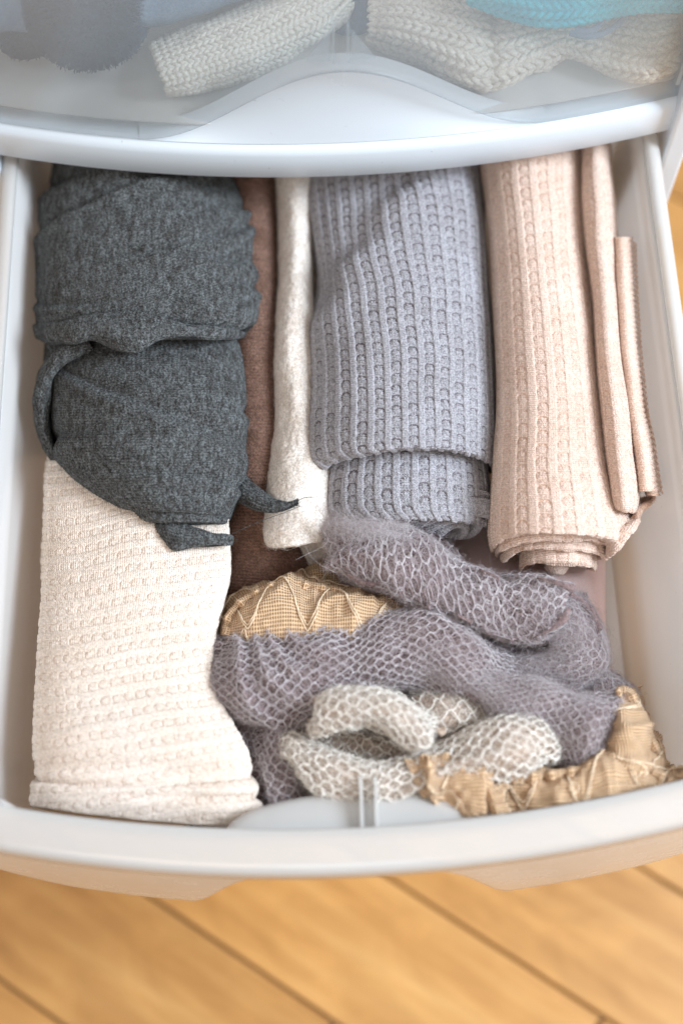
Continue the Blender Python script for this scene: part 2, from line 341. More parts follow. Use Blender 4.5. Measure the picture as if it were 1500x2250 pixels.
JO = {-1: ex, 0: ex2, 1: ex2+.22, 2: ex2+.45, 3: ex2+.3, -2: ex-.55}
pl_me = None
for k in range(-9, 10):
    for q in range(-3, 4):
        off = JO.get(k, ex+.2*(k % 4))+q*1.1
        cen = pa+nr*pw_*(k+.5)+dr*(off+.55)
        if abs(cen[0]) > 2.3 or not -1.3 < cen[1] < 2.6: continue
        if pl_me is None:
            a, b, t = .5485, pw_/2-.0011, .006; c = .0009
            V = []
            for (z, i_) in ((-t, 0), (-c, 0), (0, c)):
                V += [(-a+i_, -b+i_, z), (a-i_, -b+i_, z), (a-i_, b-i_, z), (-a+i_, b-i_, z)]
            Fq = [(8, 9, 10, 11)]+[(r_*4+s_, r_*4+(s_+1) % 4, r_*4+4+(s_+1) % 4, r_*4+4+s_) for r_ in (0, 1) for s_ in range(4)]
            o = mesh('plank', V, Fq, M['bamboo'], None, False); pl_me = o.data
        else:
            o = bpy.data.objects.new('plank', pl_me); col.objects.link(o)
        o.parent = fl; o.location = (cen[0], cen[1], FZ); o.rotation_euler = (0, 0, ang)

# ------------------------------------------------------------------ the cabinet frame and the closed drawer above
def bow(x): return -.024*(1-((np.asarray(x)+.008)/.19)**2)
YB = .469                                            # front line of the cabinet at its sides
cab = tag(empty('drawer_cabinet', (0, .6, 0)), 'white plastic drawer cabinet frame with curved lip above the open drawer', 'cabinet')
XS = np.linspace(-.1985, .1885, 90)
prof = [(.060, .0075), (.030, .0065), (.008, .0062), (.002, .0075), (0, .010), (.0, .028), (.0015, .0315), (.005, .0335), (.012, .034), (.05, .034)]
V = np.array([[(x, YB+bow(x)+d, z) for (d, z) in prof] for x in XS])
mesh('crossbar', V.reshape(-1, 3), gridfaces(len(XS), len(prof)), M['white'], cab)
AH = .056
def arch(x):
    a = np.clip(np.abs(np.asarray(x))/.108, 0, 1); return AH*(.5+.5*np.cos(np.pi*a))
xs = np.linspace(-.106, .106, 70); vv = np.linspace(0, 1, 24)
V = np.array([[(x, YB+bow(x)+.004+.010*math.sin(math.pi*min(v, 1)*.5)-.0*v, .0338+v*(arch(x)+.002)) for v in vv] for x in xs])
mesh('finger_scoop', V.reshape(-1, 3), gridfaces(70, 24), M['white'], cab)
def box(name, lo, hi, mat, parent, bev=.002):
    x0, y0, z0 = lo; x1, y1, z1 = hi
    o = mesh(name, [(x0, y0, z0), (x1, y0, z0), (x1, y1, z0), (x0, y1, z0), (x0, y0, z1), (x1, y0, z1), (x1, y1, z1), (x0, y1, z1)],
             [(3, 2, 1, 0), (4, 5, 6, 7), (0, 1, 5, 4), (1, 2, 6, 5), (2, 3, 7, 6), (3, 0, 4, 7)], mat, parent, False)
    b = o.modifiers.new('b', 'BEVEL'); b.width = bev; b.segments = 3; return o
for s in (-1, 1):
    x0, x1 = ((.1765, .188) if s > 0 else (-.198, -.1865)); box('side_post', (x0, .462, -.15), (x1, .50, .30), M['white'], cab)
    box('side_rail', ((.170 if s > 0 else -.1865), .505, .008), ((.1765 if s > 0 else -.180), .86, .012), M['white'], cab, .001)
box('back_board', (-.198, .88, -.15), (.188, .884, .30), M['white'], cab)
cd = tag(empty('closed_drawer', (0, .6, .05)), 'closed upper drawer with frosted see-through front and arched finger pull', 'drawer')
zs = np.linspace(0, 1, 30); xs = np.linspace(-.1975, .1875, 140)
V = np.array([[(x, YB+bow(x)+.0035, (.0345+arch(x))*(1-v)+.21*v) for v in zs] for x in xs])
solid(mesh('front_panel', V.reshape(-1, 3), gridfaces(140, 30), M['panel'], cd), .0022, 1)
xs2 = np.linspace(-.185, .175, 60)
V = np.array([[(x, (YB+bow(x)+.010)*(1-v)+.87*v, .040) for v in np.linspace(0, 1, 8)] for x in xs2])
solid(mesh('drawer_floor', V.reshape(-1, 3), gridfaces(60, 8), M['clear'], cd), .002)
for s in (-1, 1):
    xw = .176 if s > 0 else -.186; V = [(xw, .472, .042), (xw, .87, .042), (xw+s*.003, .87, .20), (xw+s*.003, .472, .20)]
    solid(mesh('side_wall', V, [(0, 1, 2, 3)], M['clear'], cd, False), .002)
    # rib and its gusset above the finger pull, on the inner face
    xg = s*.0035; y0 = YB+float(bow(0))+.0062
    solid(mesh('rib', [(xg, y0, .0935), (xg, y0+.006, .0935), (xg, y0+.006, .122), (xg, y0, .118)], [(0, 1, 2, 3)], M['panel'], cd, False), .0012, 0)
    solid(mesh('gusset', [(xg+s*.0015, y0+.0005, .096), (xg+s*.013, y0+.0005, .0965), (xg+s*.0015, y0+.0005, .117)], [(0, 1, 2)], M['panel'], cd, False), .0012, 0)

# ------------------------------------------------------------------ the open drawer
dw = tag(empty('open_drawer', (0, .4, -.1)), 'open translucent milky plastic drawer full of rolled and crumpled knit wraps', 'drawer')
YF = .114; DEP = -.108; XC = -.0065; HW = .1785
def outline(inset, n=40, yf=YF, hw=HW, yb=.86, rc=.014, extra=0, fk=1.0):
    hw = hw-inset; extra = extra-inset*(fk-1); pts = []; k = 10
    for t in np.linspace(0, 1, n):                     # front, left to right
        x = -(hw-rc)+2*(hw-rc)*t; pts.append((x, yf+inset-extra+float(bow(x))))
    y0 = yf+inset-extra+float(bow(hw-rc)); 
    for a in np.linspace(-90, 0, k)[1:]: pts.append((hw-rc+rc*math.cos(R(a)), y0+rc+rc*math.sin(R(a))))
    for t in np.linspace(0, 1, 20)[1:]: pts.append((hw-.004*t, y0+rc+(yb-inset-y0-rc)*t))
    q = [(-x, y) for (x, y) in pts[n:]]
    for t in np.linspace(0, 1, 12)[1:-1]: pts.append((pts[-1][0]*1 if 0 else (hw-.004)*(1-2*t), yb-inset))
    pts += q[::-1]; return np.array(pts)+np.array([XC, 0])
rings = []
for (ins, z) in ((.0045, -.003), (.006, -.03), (.0095, -.07), (.013, -.094), (.018, -.103), (.026, DEP)):
    o_ = outline(ins, extra=-.0068); rings.append(np.column_stack([o_, np.full(len(o_), z)]))
V = np.array(rings); nR, nO = V.shape[:2]
solid(mesh('basin_wall', V.reshape(-1, 3), gridfaces(nR, nO, True), M['clear'], dw), .0018, 0)
last = rings[-1]; cen = np.array([[0, .45, DEP]]); Vb = np.concatenate([last, cen]); Fb = [(i, (i+1) % nO, nO) for i in range(nO)]
mesh('basin_floor', Vb, Fb, M['base'], dw)
rp = [(.0045, -.006), (.0044, -.001), (.0040, .0003), (.0015, .0004), (-.0012, .0), (-.0024, -.0012), (-.003, -.004), (-.0032, -.012), (-.0026, -.014)]
V = np.array([np.column_stack([outline(i_, fk=2.6), np.full(nO, z)]) for i_, z in rp])
solid(mesh('rim', V.reshape(-1, 3), gridfaces(len(rp), nO, True), M['rim'], dw), .0014, 0)
# outer front skin below the rim, cut away in an arch over the finger pull
xs = np.linspace(XC-.179, XC+.179, 120); vs = np.linspace(0, 1, 18)
def zb(x):
    a = np.clip(np.abs(x+.009)/.082, 0, 1); return -.112+.101*(.5+.5*np.cos(np.pi*a**2.4))
def edge_round(x): return .03*np.clip((abs(x-XC)-.14)/.04, 0, 1)**2
V = np.array([[(x, YF-.0055+float(bow(x))-.006*math.sin(v*1.4)*(zb(x)/-.112)+.004*max(0, v-.85)/.15, -.012*(1-v)+(zb(x)+edge_round(x))*v) for v in vs] for x in xs])
solid(mesh('front_panel', V.reshape(-1, 3), gridfaces(120, 18), M['front'], dw), .002, 0)
# finger pull recess bulging into the basin
th = np.linspace(0, np.pi, 50); ph = np.linspace(0, 1, 14); V = []
y0 = YF+.010+float(bow(0))
for t in th:
    r_ = []
    for p in ph:
        a = min(1, p*1.6); x = -.066*math.cos(t)*(.55+.45*math.sin(a*math.pi/2)) if p else -.066*math.cos(t)*.5
        y = y0+float(bow(x))-float(bow(0))+.021*math.sin(t)*math.sin(a*math.pi/2); z = -.010-.007*(1-math.cos(a*math.pi/2))-.08*max(0, p-.6)
        r_.append((x, y, z))
    V.append(r_)
V = np.array(V); solid(mesh('finger_recess', V.reshape(-1, 3), gridfaces(50, 14), M['rim'], dw), .0014, 0)
for s in (-1, 1):
    x = .001+s*.0034; box('rib', (x-.0009, y0-.004, -.022), (x+.0009, y0+.0255, -.0035), M['rim'], dw, .0004)

# ------------------------------------------------------------------ wraps in the open drawer
def wrinkles(a, sc_, seed, stretch=(1, 1, 1)):
    st = np.array(stretch)
    return lambda s: a*vnoise(s.P*st, sc_, seed)+.4*a*vnoise(s.P*st, sc_*2.3, seed+1)

# --- rolled lilac-grey wrap
def hollow(q):
    u, v = q.UV()[..., 0]/q.Lu, q.UV()[..., 1]/q.Lv; vb = .56-.55*np.clip(u-.08, 0, 1)+.012*np.sin(u*30)
    S = lambda x: 1/(1+np.exp(-np.clip(x, -30, 30)))
    return .017*S((vb-v)/.022)*S((.52-u)/.045)
lw = tag(empty('rolled_wrap', tuple(at(870, 800, -.1))), 'lilac grey waffle knit wrap rolled up, second roll from the right', 'wrap')
rows = [band((598, 330), (1050, 330), -48, 44), band((600, 400), (1056, 385), -48, 45), band((628, 560), (1068, 560), -46, 46),
        band((662, 700), (1078, 720), -45, 46), band((674, 850), (1084, 870), -44, 46, -8), band((668, 960), (1088, 960), -44, 46, -25),
        band((670, 1020), (1088, 1010), -44, 45, -35), band((690, 1048), (1087, 1030), -45, 43, -52),
        band((700, 1048), (1082, 1034), -46, 38, -50), band((712, 1030), (1075, 1020), -48, 34, -50)]
s = Sheet(rows, 300, 200, lambda q: wrinkles(.0015, 18, 4)(q)+wrinkles(.0008, 50, 5, (1, .4, 1))(q)-hollow(q))
# a shallow dip down the left flank as in the photograph
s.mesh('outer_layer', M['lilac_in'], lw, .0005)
fW = waffle(.0069, .0088, .0010, .18, .34, .02)
knit(s, 'outer_yarn', M['lilac'], lw, .00124, .00112, .00027, fW)
rows = [band((700, 985), (1062, 965), -52, 34, -30), band((702, 1040), (1068, 1030), -52, 38, -35), band((696, 1085), (1074, 1080), -52, 39, -25),
        band((700, 1120), (1076, 1120), -52, 39, -5), band((735, 1150), (1074, 1152), -52, 37, -10), band((742, 1156), (1070, 1158), -54, 33, -14), band((750, 1150), (1064, 1150), -56, 29, -14)]
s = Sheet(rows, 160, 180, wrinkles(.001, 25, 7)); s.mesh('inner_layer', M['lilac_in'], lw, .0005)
knit(s, 'inner_yarn', M['lilac'], lw, .00124, .00112, .00027, waffle(.0069, .0088, .0010, .18, .34, .02, 2))
def spiral(cx, cy, r0, r1, turns, zc, zr, depth_px, n=160, ph=0.0, squash=.5, w_=.012, wob=.05, tilt=0):
    """the rolled end of a wrap: a spiral wall of cloth facing the front"""
    rows_ = []
    for t in np.linspace(0, 1, n):
        a = ph+turns*2*math.pi*t; r_ = r0+(r1-r0)*t; r_ *= 1+wob*math.sin(3*a+1)+wob*.6*math.sin(5*a)
        c0 = at(cx+tilt, cy, zc/1000); x = c0[0]+r_*math.cos(a); z = c0[2]+r_*math.sin(a)*zr
        y = c0[1]
        prof_ = [(0, .0), (.35, -.0012), (.8, -.0018), (1.0, -.001), (1.02, .0012), (.8, .0022), (.3, .0018)]
        rows_.append([(x+q*math.cos(a), y+w_*(1-p)+.002*math.sin(2*a)+(1-t)*depth_px, z+q*math.sin(a)*zr) for p, q in prof_])
    return Sheet(rows_, n*2, 30, None, True)
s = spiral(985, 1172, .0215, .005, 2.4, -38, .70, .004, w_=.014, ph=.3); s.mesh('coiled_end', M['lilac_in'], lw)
knit(s, 'coil_yarn', M['lilac'], lw, .0012, .0011, .0003, None, swap=True)
fuzz(s, 'coil_fuzz', 1500, .004, M['lilac'], lw)

# --- rolled peach wrap
pw2 = tag(empty('rolled_wrap', tuple(at(1200, 800, -.1))), 'peach waffle knit wrap rolled up against the right drawer wall', 'wrap')
rows = [band((1050, 330), (1278, 300), -42, 38), band((1058, 385), (1280, 360), -42, 38), band((1078, 560), (1292, 560), -40, 38),
        band((1088, 760), (1310, 760), -38, 38), band((1092, 900), (1326, 900), -37, 38), band((1084, 1010), (1340, 1010), -36, 38),
        band((1076, 1120), (1362, 1120), -36, 37, 0), band((1074, 1175), (1372, 1180), -36, 36, -10), band((1078, 1208), (1362, 1205), -37, 34, -42),
        band((1084, 1212), (1355, 1208), -38, 30, -44), band((1092, 1200), (1345, 1196), -40, 26, -40)]
s = Sheet(rows, 300, 150, wrinkles(.0012, 22, 14)); s.mesh('outer_layer', M['peach_in'], pw2, .0005)
fP = waffle(.0080, .0108, .0006, .16, .38, 0, 3)
knit(s, 'outer_yarn', M['peach'], pw2, .00124, .00115, .00027, fP)
rows = [band((1278, 300), (1340, 300), -34, 24, lo=-70), band((1276, 370), (1342, 370), -33, 25, lo=-70), band((1280, 500), (1352, 500), -32, 26, lo=-70), band((1300, 650), (1358, 650), -32, 26, lo=-70),
        band((1306, 780), (1368, 780), -30, 26, lo=-70), band((1318, 900), (1384, 900), -28, 25, lo=-70), band((1328, 1000), (1392, 1000), -28, 25, lo=-70), band((1338, 1080), (1402, 1070), -28, 24, lo=-70),
        band((1345, 1112), (1398, 1120), -29, 21, lo=-70), band((1352, 1120), (1390, 1128), -31, 15, lo=-70)]
s = Sheet(rows, 260, 70, wrinkles(.0008, 30, 15)); s.mesh('folded_edge', M['peach_in'], pw2, .0005); knit(s, 'edge_yarn', M['peach'], pw2, .00112, .0010, .0003, fP)
for nm, pts, z_, wd in (('hem', [(1350, 522), (1355, 640), (1362, 760), (1378, 900), (1396, 1000), (1404, 1080)], -12, 34), ('hem', [(1368, 770), (1385, 880), (1405, 960), (1420, 1060), (1424, 1090)], -16, 22)):
    rows = [[(x-6, y, z_-14), (x, y, z_-1), (x+wd*.5, y, z_+(3 if wd > 30 else 2)), (x+wd, y+(3*math.sin(i*5)), z_-2), (x+wd+2, y, z_-20)] for i, (x, y) in enumerate([((1-f_)*p[0]+f_*q[0], (1-f_)*p[1]+f_*q[1]) for p, q in zip(pts, pts[1:]) for f_ in (0, .33, .66)]+[pts[-1]])]
    rows = [[(x, y, z) for (x, y, z) in r_] for r_ in rows]
    s = Sheet(rows, 220, 24, lambda q: .0007*np.sin(q.UV()[..., 0]*1900)*(q.UV()[..., 1]/q.Lv)**2); s.mesh(nm, M['peach_in'], pw2); knit(s, 'hem_yarn', M['peach'], pw2, .0012, .0011, .0003); fuzz(s, 'hem_fuzz', 900, .003, M['peach'], pw2, lift=.9)
    # picot loops along the selvedge
    t_ = np.linspace(.03, .97, int(s.Lu/.0035)); cn = s.map(t_*s.Lu, np.full(len(t_), s.Lv*.80)); ag = np.linspace(0, 5.5, 9)
    lp = np.array([[c_+np.array([.0016*math.sin(a_*.5)*1.0+.0004, .0012*math.cos(a_), .0010*math.sin(a_)]) for a_ in ag] for c_ in cn]); curves('picot', lp, .00038, M['peach'], pw2)
# tail folded round the roll end at its right
rows = [band((1300, 1185), (1352, 1105), -36, 18, lo=-70), band((1318, 1200), (1385, 1120), -35, 20, lo=-70), band((1335, 1215), (1412, 1125), -36, 19, lo=-70), band((1345, 1220), (1432, 1085), -38, 14, lo=-70)]
s = Sheet(rows, 80, 60, lambda q: .0022*np.sin(q.UV()[..., 0]*520)); s.mesh('tail_fold', M['peach_in'], pw2, .0004); knit(s, 'tail_yarn', M['peach'], pw2, .0011, .001, .0003, fP)
for i, (A_, B_, sag, z_, u_) in enumerate((((1086, 1220), (1356, 1210), -32, -42, 33), ((1102, 1234), (1334, 1230), -30, -46, 29), ((1138, 1256), (1310, 1254), -24, -48, 23))):
    rows = []
    for dy, dz, ins in ((-34, 1, 0), (-16, 0, 0), (-5, -.5, 0), (0, -2, 2), (0, -4, 6), (-5, -5.5, 10), (-18, -6, 12)):
        rows.append(band((A_[0]+ins, A_[1]+dy), (B_[0]-ins, B_[1]+dy), z_, u_+dz, sag+(4 if ins else 0), n=17, pw=.85, lo=z_-14, w0=-38))
    s = Sheet(rows, 70, 140, lambda q, i=i: wrinkles(.0013, 60, 20+i)(q)+.0004*np.sin(q.UV()[..., 1]*200+i*2)); s.mesh('coil_layer', M['peach_in'], pw2, .0004); knit(s, 'coil_yarn', M['peach'], pw2, .00124, .00115, .00027, waffle(.0080, .0108, .0004, .15, .4, 0, i)); fuzz(s, 'coil_fuzz', 500, .003, M['peach'], pw2)
s = Sheet([band((1196, 1246), (1246, 1244), -44, 10, -6, lo=-70), band((1200, 1252), (1244, 1250), -45, 9, -4, lo=-70), band((1208, 1259), (1238, 1258), -48, 5, 0, lo=-70), band((1214, 1262), (1232, 1260), -54, 2, 0, lo=-70)], 40, 40, wrinkles(.001, 80, 31))
s.mesh('tongue', M['peach_in'], pw2, .0003); knit(s, 'tongue_yarn', M['peach'], pw2, .0012, .0011, .00027)

# --- folded cream wrap
cw = tag(empty('folded_wrap', tuple(at(300, 1400, -.1))), 'cream waffle knit wrap folded flat in front of the charcoal wrap', 'wrap')
def crow(L, Rr, z, up, sag=0): return band(L, Rr, z, up, sag, pw=.45, n=15)
rows = [crow((110, 1000), (470, 1010), -52, 20), crow((96, 1050), (500, 1060), -48, 22), crow((92, 1120), (503, 1140), -46, 24), crow((90, 1250), (505, 1270), -44, 26), crow((88, 1380), (475, 1400), -42, 26),
        crow((86, 1480), (474, 1500), -40, 26), crow((84, 1560), (505, 1580), -38, 25), crow((80, 1640), (540, 1650), -37, 25), crow((84, 1685), (555, 1700), -38, 22, -6), crow((72, 1725), (572, 1745), -38, 23),
        crow((68, 1765), (582, 1790), -40, 20, 6), crow((80, 1800), (570, 1820), -44, 12, 12), crow((90, 1815), (560, 1835), -50, 4, 12)]
def cwr(q):
    h = wrinkles(.0024, 14, 30)(q)+wrinkles(.0013, 36, 31, (.4, 1, 1))(q); u, v = q.UV()[..., 0]/q.Lu, q.UV()[..., 1]/q.Lv
    h -= .0035*np.exp(-((u-.80-.05*np.sin(v*4))/.010)**2)*np.clip(1.3-v, 0, 1); h -= .003*np.exp(-((u-.885+.03*v)/.010)**2)*np.clip(v*1.5-.2, 0, 1)
    return h
s = Sheet(rows, 300, 200, cwr); s.mesh('cloth', M['cream_in'], cw, .0005)
fC0 = waffle(.0062, .0086, .00050, .18, .42, 0, 6)
def fC(c, w_):
    w2 = w_+.010*(c/.11)**2+.0015*np.sin(c*60); return fC0(c, w2)
knit(s, 'yarn', M['cream'], cw, .00124, .00115, .00028, fC, swap=True)
fuzz(s, 'fuzz', 4000, .003, M['cream'], cw, 2.2e-5)

# --- charcoal wrap
ch = tag(empty('bundled_wrap', tuple(at(320, 800, -.1))), 'charcoal heathered knit wrap bundled into a thick roll with a folded over top', 'wrap')
rows = [band((112, 670), (560, 670), -48, 26), band((98, 730), (556, 735), -46, 30), band((98, 790), (546, 790), -44, 37), band((104, 860), (540, 860), -42, 44), band((112, 930), (538, 930), -41, 47), band((124, 990), (537, 985), -39, 47), band((160, 1050), (536, 1035), -38, 42),
        band((235, 1105), (526, 1085), -36, 33, 8), band((325, 1140), (512, 1120), -34, 24, 10), band((385, 1152), (500, 1146), -34, 13, 8), band((420, 1158), (485, 1156), -38, 4)]
def crease(q, lst):
    u, v = q.UV()[..., 0]/q.Lu, q.UV()[..., 1]/q.Lv; h = 0*u
    for (v0, u0, sl, d_, w1_, l_) in lst:
        e = (u-u0-(v-v0)*sl-.02*np.sin(v*9+v0*30))/w1_
        h += d_*(-np.exp(-e**2)+.7*np.exp(-(e-1.9)**2))*np.exp(-((v-v0)/l_)**2)
    return h
def cwr2(q):
    return wrinkles(.0028, 14, 40)(q)+wrinkles(.0012, 36, 41, (1, .6, 1))(q)+crease(q, [(.50, .40, .8, .0032, .030, .2), (.45, .86, .15, .0025, .016, .2), (.62, .72, .3, .0022, .018, .2), (.3, .55, -.5, .003, .03, .13), (.72, .45, .25, .0018, .02, .12)])
s = Sheet(rows, 240, 200, cwr2); s.mesh('inner_roll', M['char_in'], ch, .0004); knit(s, 'inner_yarn', M['char'], ch, .00175, .00160, .00031)
fuzz(s, 'inner_fuzz', 9000, .0035, M['char'], ch, 2.4e-5, .8)
rows = [band((108, 300), (500, 330), -52, 46), band((106, 360), (508, 392), -50, 48), band((88, 440), (530, 440), -48, 50), band((72, 520), (566, 490), -47, 52), band((68, 600), (578, 580), -47, 53), band((66, 650), (581, 640), -47, 54),
        band((66, 690), (579, 690), -47, 53, 4), band((70, 722), (572, 722), -48, 50, -14), band((84, 738), (560, 735), -49, 44, -14), band((96, 740), (552, 738), -50, 34, -14)]
def cwr3(q):
    return wrinkles(.003, 15, 44)(q)+wrinkles(.0014, 34, 45, (1.5, .5, 1))(q)+crease(q, [(.40, .30, -.75, .0034, .030, .22), (.66, .48, -.55, .0030, .026, .2), (.25, .25, -.5, .003, .03, .12), (.80, .40, .35, .0035, .028, .10), (.62, .60, .25, .002, .03, .15), (.8, .78, .3, .003, .022, .10), (.35, .78, -.1, .0022, .02, .16), (.45, .12, .3, .003, .04, .15)])
s = Sheet(rows, 260, 220, cwr3); s.mesh('folded_over_layer', M['char_in'], ch, .0004); knit(s, 'outer_yarn', M['char'], ch, .00175, .00160, .00031, lambda c, w_: (.020*np.sin(w_*18), 0*c, 0*c))
fuzz(s, 'outer_fuzz', 9000, .0035, M['char'], ch, 2.4e-5, .8, seed=8)
# the puffed roll of cloth lying across the middle
def puff(lst, nu, nv, lo, wr, w0=-35):
    return Sheet([band(a_, b_, z_, u_, 0, 11, .7, lo, w0) for a_, b_, z_, u_ in lst], nu, nv, wr)
s = puff([((74, 716), (80, 740), -36, 4), ((104, 712), (114, 752), -22, 10), ((154, 702), (160, 756), -8, 14), ((224, 690), (205, 744), -1, 13), ((275, 686), (262, 768), 2, 12), ((327, 688), (300, 774), 3, 11), ((387, 708), (350, 746), 2, 8), ((440, 716), (420, 745), -2, 7), ((495, 722), (480, 745), -10, 8), ((535, 728), (525, 744), -26, 6), ((566, 726), (560, 740), -38, 3)], 220, 60, -60, lambda q: wrinkles(.0018, 40, 49)(q))
s.mesh('cross_fold', M['char_in'], ch, .0004); knit(s, 'fold_yarn', M['char'], ch, .00175, .00160, .00031, swap=True); fuzz(s, 'fold_fuzz', 2500, .0035, M['char'], ch, 2.4e-5, .8, seed=9)
# turned edge sweeping round the dark hollow and down the left side
s = puff([((196, 752), (204, 768), -10, 4), ((160, 756), (176, 778), -12, 6), ((118, 778), (142, 800), -18, 8), ((90, 815), (116, 832), -24, 9), ((80, 862), (108, 868), -28, 10), ((78, 900), (104, 904), -32, 10), ((84, 940), (108, 944), -36, 9), ((98, 985), (122, 984), -40, 8), ((118, 1015), (140, 1012), -44, 6), ((130, 1036), (142, 1030), -50, 3)], 170, 40, -75, wrinkles(.0012, 50, 46))
s.mesh('turned_edge', M['char_in'], ch, .0004); knit(s, 'turned_yarn', M['char'], ch, .00175, .00160, .00031, swap=True); fuzz(s, 'edge_fuzz', 900, .003, M['char'], ch, 2.4e-5, .8, seed=10)
# tails
s = puff([((335, 1148), (345, 1164), -26, 4), ((366, 1143), (374, 1200), -22, 5), ((395, 1148), (392, 1209), -20, 5), ((425, 1158), (424, 1205), -20, 5), ((460, 1168), (458, 1202), -20, 4), ((490, 1178), (488, 1197), -21, 3), ((511, 1186), (510, 1190), -22, 1)], 90, 50, -32, wrinkles(.0022, 60, 47), -20)
s.mesh('tail', M['char_in'], ch, .0003); knit(s, 'tail_yarn', M['char'], ch, .0014, .00125, .0003, swap=True); fuzz(s, 'tail_fuzz', 1200, .003, M['char'], ch, 2.4e-5)
s = puff([((528, 1025), (500, 1085), -42, 8), ((548, 1056), (522, 1098), -36, 8), ((575, 1078), (550, 1112), -30, 6), ((603, 1099), (588, 1121), -26, 4), ((632, 1105), (622, 1121), -23, 3), ((655, 1098), (656, 1106), -22, 1)], 90, 50, -50, wrinkles(.0016, 60, 48), -20)
s.mesh('tail', M['char_in'], ch, .0003); knit(s, 'tail_yarn', M['char'], ch, .0014, .00125, .0003, swap=True); fuzz(s, 'tail_fuzz', 900, .003, M['char'], ch, 2.4e-5)
thr = [[(640, 1106, -17), (655, 1100, -12), (668, 1094, -8), (690, 1092, -5)], [(642, 1108, -17), (650, 1112, -14), (657, 1110, -12)], [(640, 1110, -17), (648, 1116, -14)], [(645, 1104, -17), (652, 1096, -13), (656, 1098, -12)], [(500, 1178, -24), (560, 1150, -18), (620, 1128, -14), (660, 1112, -10)], [(504, 1188, -24), (515, 1190, -22), (520, 1184, -20)]]
curves('frayed_thread', [catmull(np.array([at(*p[:2], p[2]/1000) for p in t_]), 16) for t_ in thr], .00016, M['char'], ch)

# --- brown wrap, standing between the charcoal and the white cloth
bw = tag(empty('folded_wrap', tuple(at(560, 900, -.1))), 'brown fuzzy knit wrap squeezed between the charcoal and the white wraps', 'wrap')
rows = [band((490, 330), (610, 330), -56, 24), band((495, 450), (612, 450), -56, 26), band((500, 700), (612, 700), -54, 28), band((500, 900), (615, 900), -54, 26), band((495, 1050), (620, 1050), -58, 24), band((495, 1160), (650, 1160), -66, 20), band((495, 1250), (690, 1260), -72, 16), band((495, 1340), (720, 1340), -78, 8)]
s = Sheet(rows, 260, 60, wrinkles(.002, 26, 50)); s.mesh('cloth', M['brown'], bw, .0004); knit(s, 'yarn', M['brown'], bw, .0020, .0018, .0004); fuzz(s, 'fuzz', 7000, .005, M['brown'], bw, 2.2e-5, .8)

# --- white fleece wrap
ww = tag(empty('folded_wrap', tuple(at(650, 900, -.1))), 'off white fuzzy fleece wrap folded between brown and lilac grey wraps', 'wrap')
rows = [band((600, 330), (690, 330), -50, 24), band((604, 460), (690, 460), -49, 26), band((600, 600), (690, 600), -48, 28), band((594, 760), (700, 760), -47, 30), band((600, 900), (710, 900), -47, 30), band((590, 1020), (730, 1020), -46, 28),
        band((582, 1110), (740, 1110), -47, 27), band((576, 1170), (745, 1165), -48, 27, 6), band((580, 1196), (742, 1190), -49, 25, 12), band((586, 1200), (738, 1192), -52, 21, 12), band((592, 1192), (730, 1184), -55, 17, 8)]
s = Sheet(rows, 420, 160, lambda q: wrinkles(.0042, 13, 52)(q)+wrinkles(.0016, 45, 57, (1, .5, 1))(q)+.0003*vnoise(q.P, 420, 54)+.0004*vnoise(q.P, 170, 56)); s.mesh('cloth', M['bone'], ww, .0); fuzz(s, 'fuzz', 16000, .0032, M['bone'], ww, 3e-5, .9)
rows = [[(580, 1195, -58), (600, 1190, -54), (680, 1180, -56), (740, 1190, -60)], [(588, 1215, -58), (620, 1212, -56), (690, 1205, -60), (740, 1205, -62)], [(605, 1240, -60), (640, 1235, -60), (700, 1225, -62), (745, 1225, -64)], [(635, 1262, -66), (660, 1262, -66), (710, 1250, -66), (750, 1250, -68)], [(650, 1275, -90), (680, 1275, -90), (720, 1270, -90), (760, 1270, -90)]]
s = Sheet(rows, 60, 60, wrinkles(.001, 40, 53)); s.mesh('lower_layer', M['bone'], ww); fuzz(s, 'fuzz', 2500, .003, M['bone'], ww, 3e-5, .9)

# --- rose cloth
rc = tag(empty('folded_cloth', tuple(at(1180, 1320, -.1))), 'smooth dusty rose cloth lying on the drawer bottom under the peach roll', 'cloth')
rows = [[(960, 1120, -92), (1000, 1120, -84), (1120, 1120, -82), (1250, 1120, -82), (1312, 1120, -84), (1322, 1120, -100)], [(955, 1230, -92), (1000, 1230, -68), (1120, 1235, -64), (1250, 1230, -64), (1318, 1230, -70), (1326, 1230, -100)], [(955, 1330, -92), (1000, 1330, -64), (1120, 1330, -58), (1250, 1330, -58), (1322, 1330, -64), (1330, 1330, -100)], [(960, 1450, -92), (1000, 1450, -70), (1120, 1450, -66), (1250, 1450, -66), (1326, 1450, -72), (1334, 1450, -100)]]
Sheet(rows, 90, 90, wrinkles(.0015, 22, 55)).mesh('cloth', M['rose'], rc)

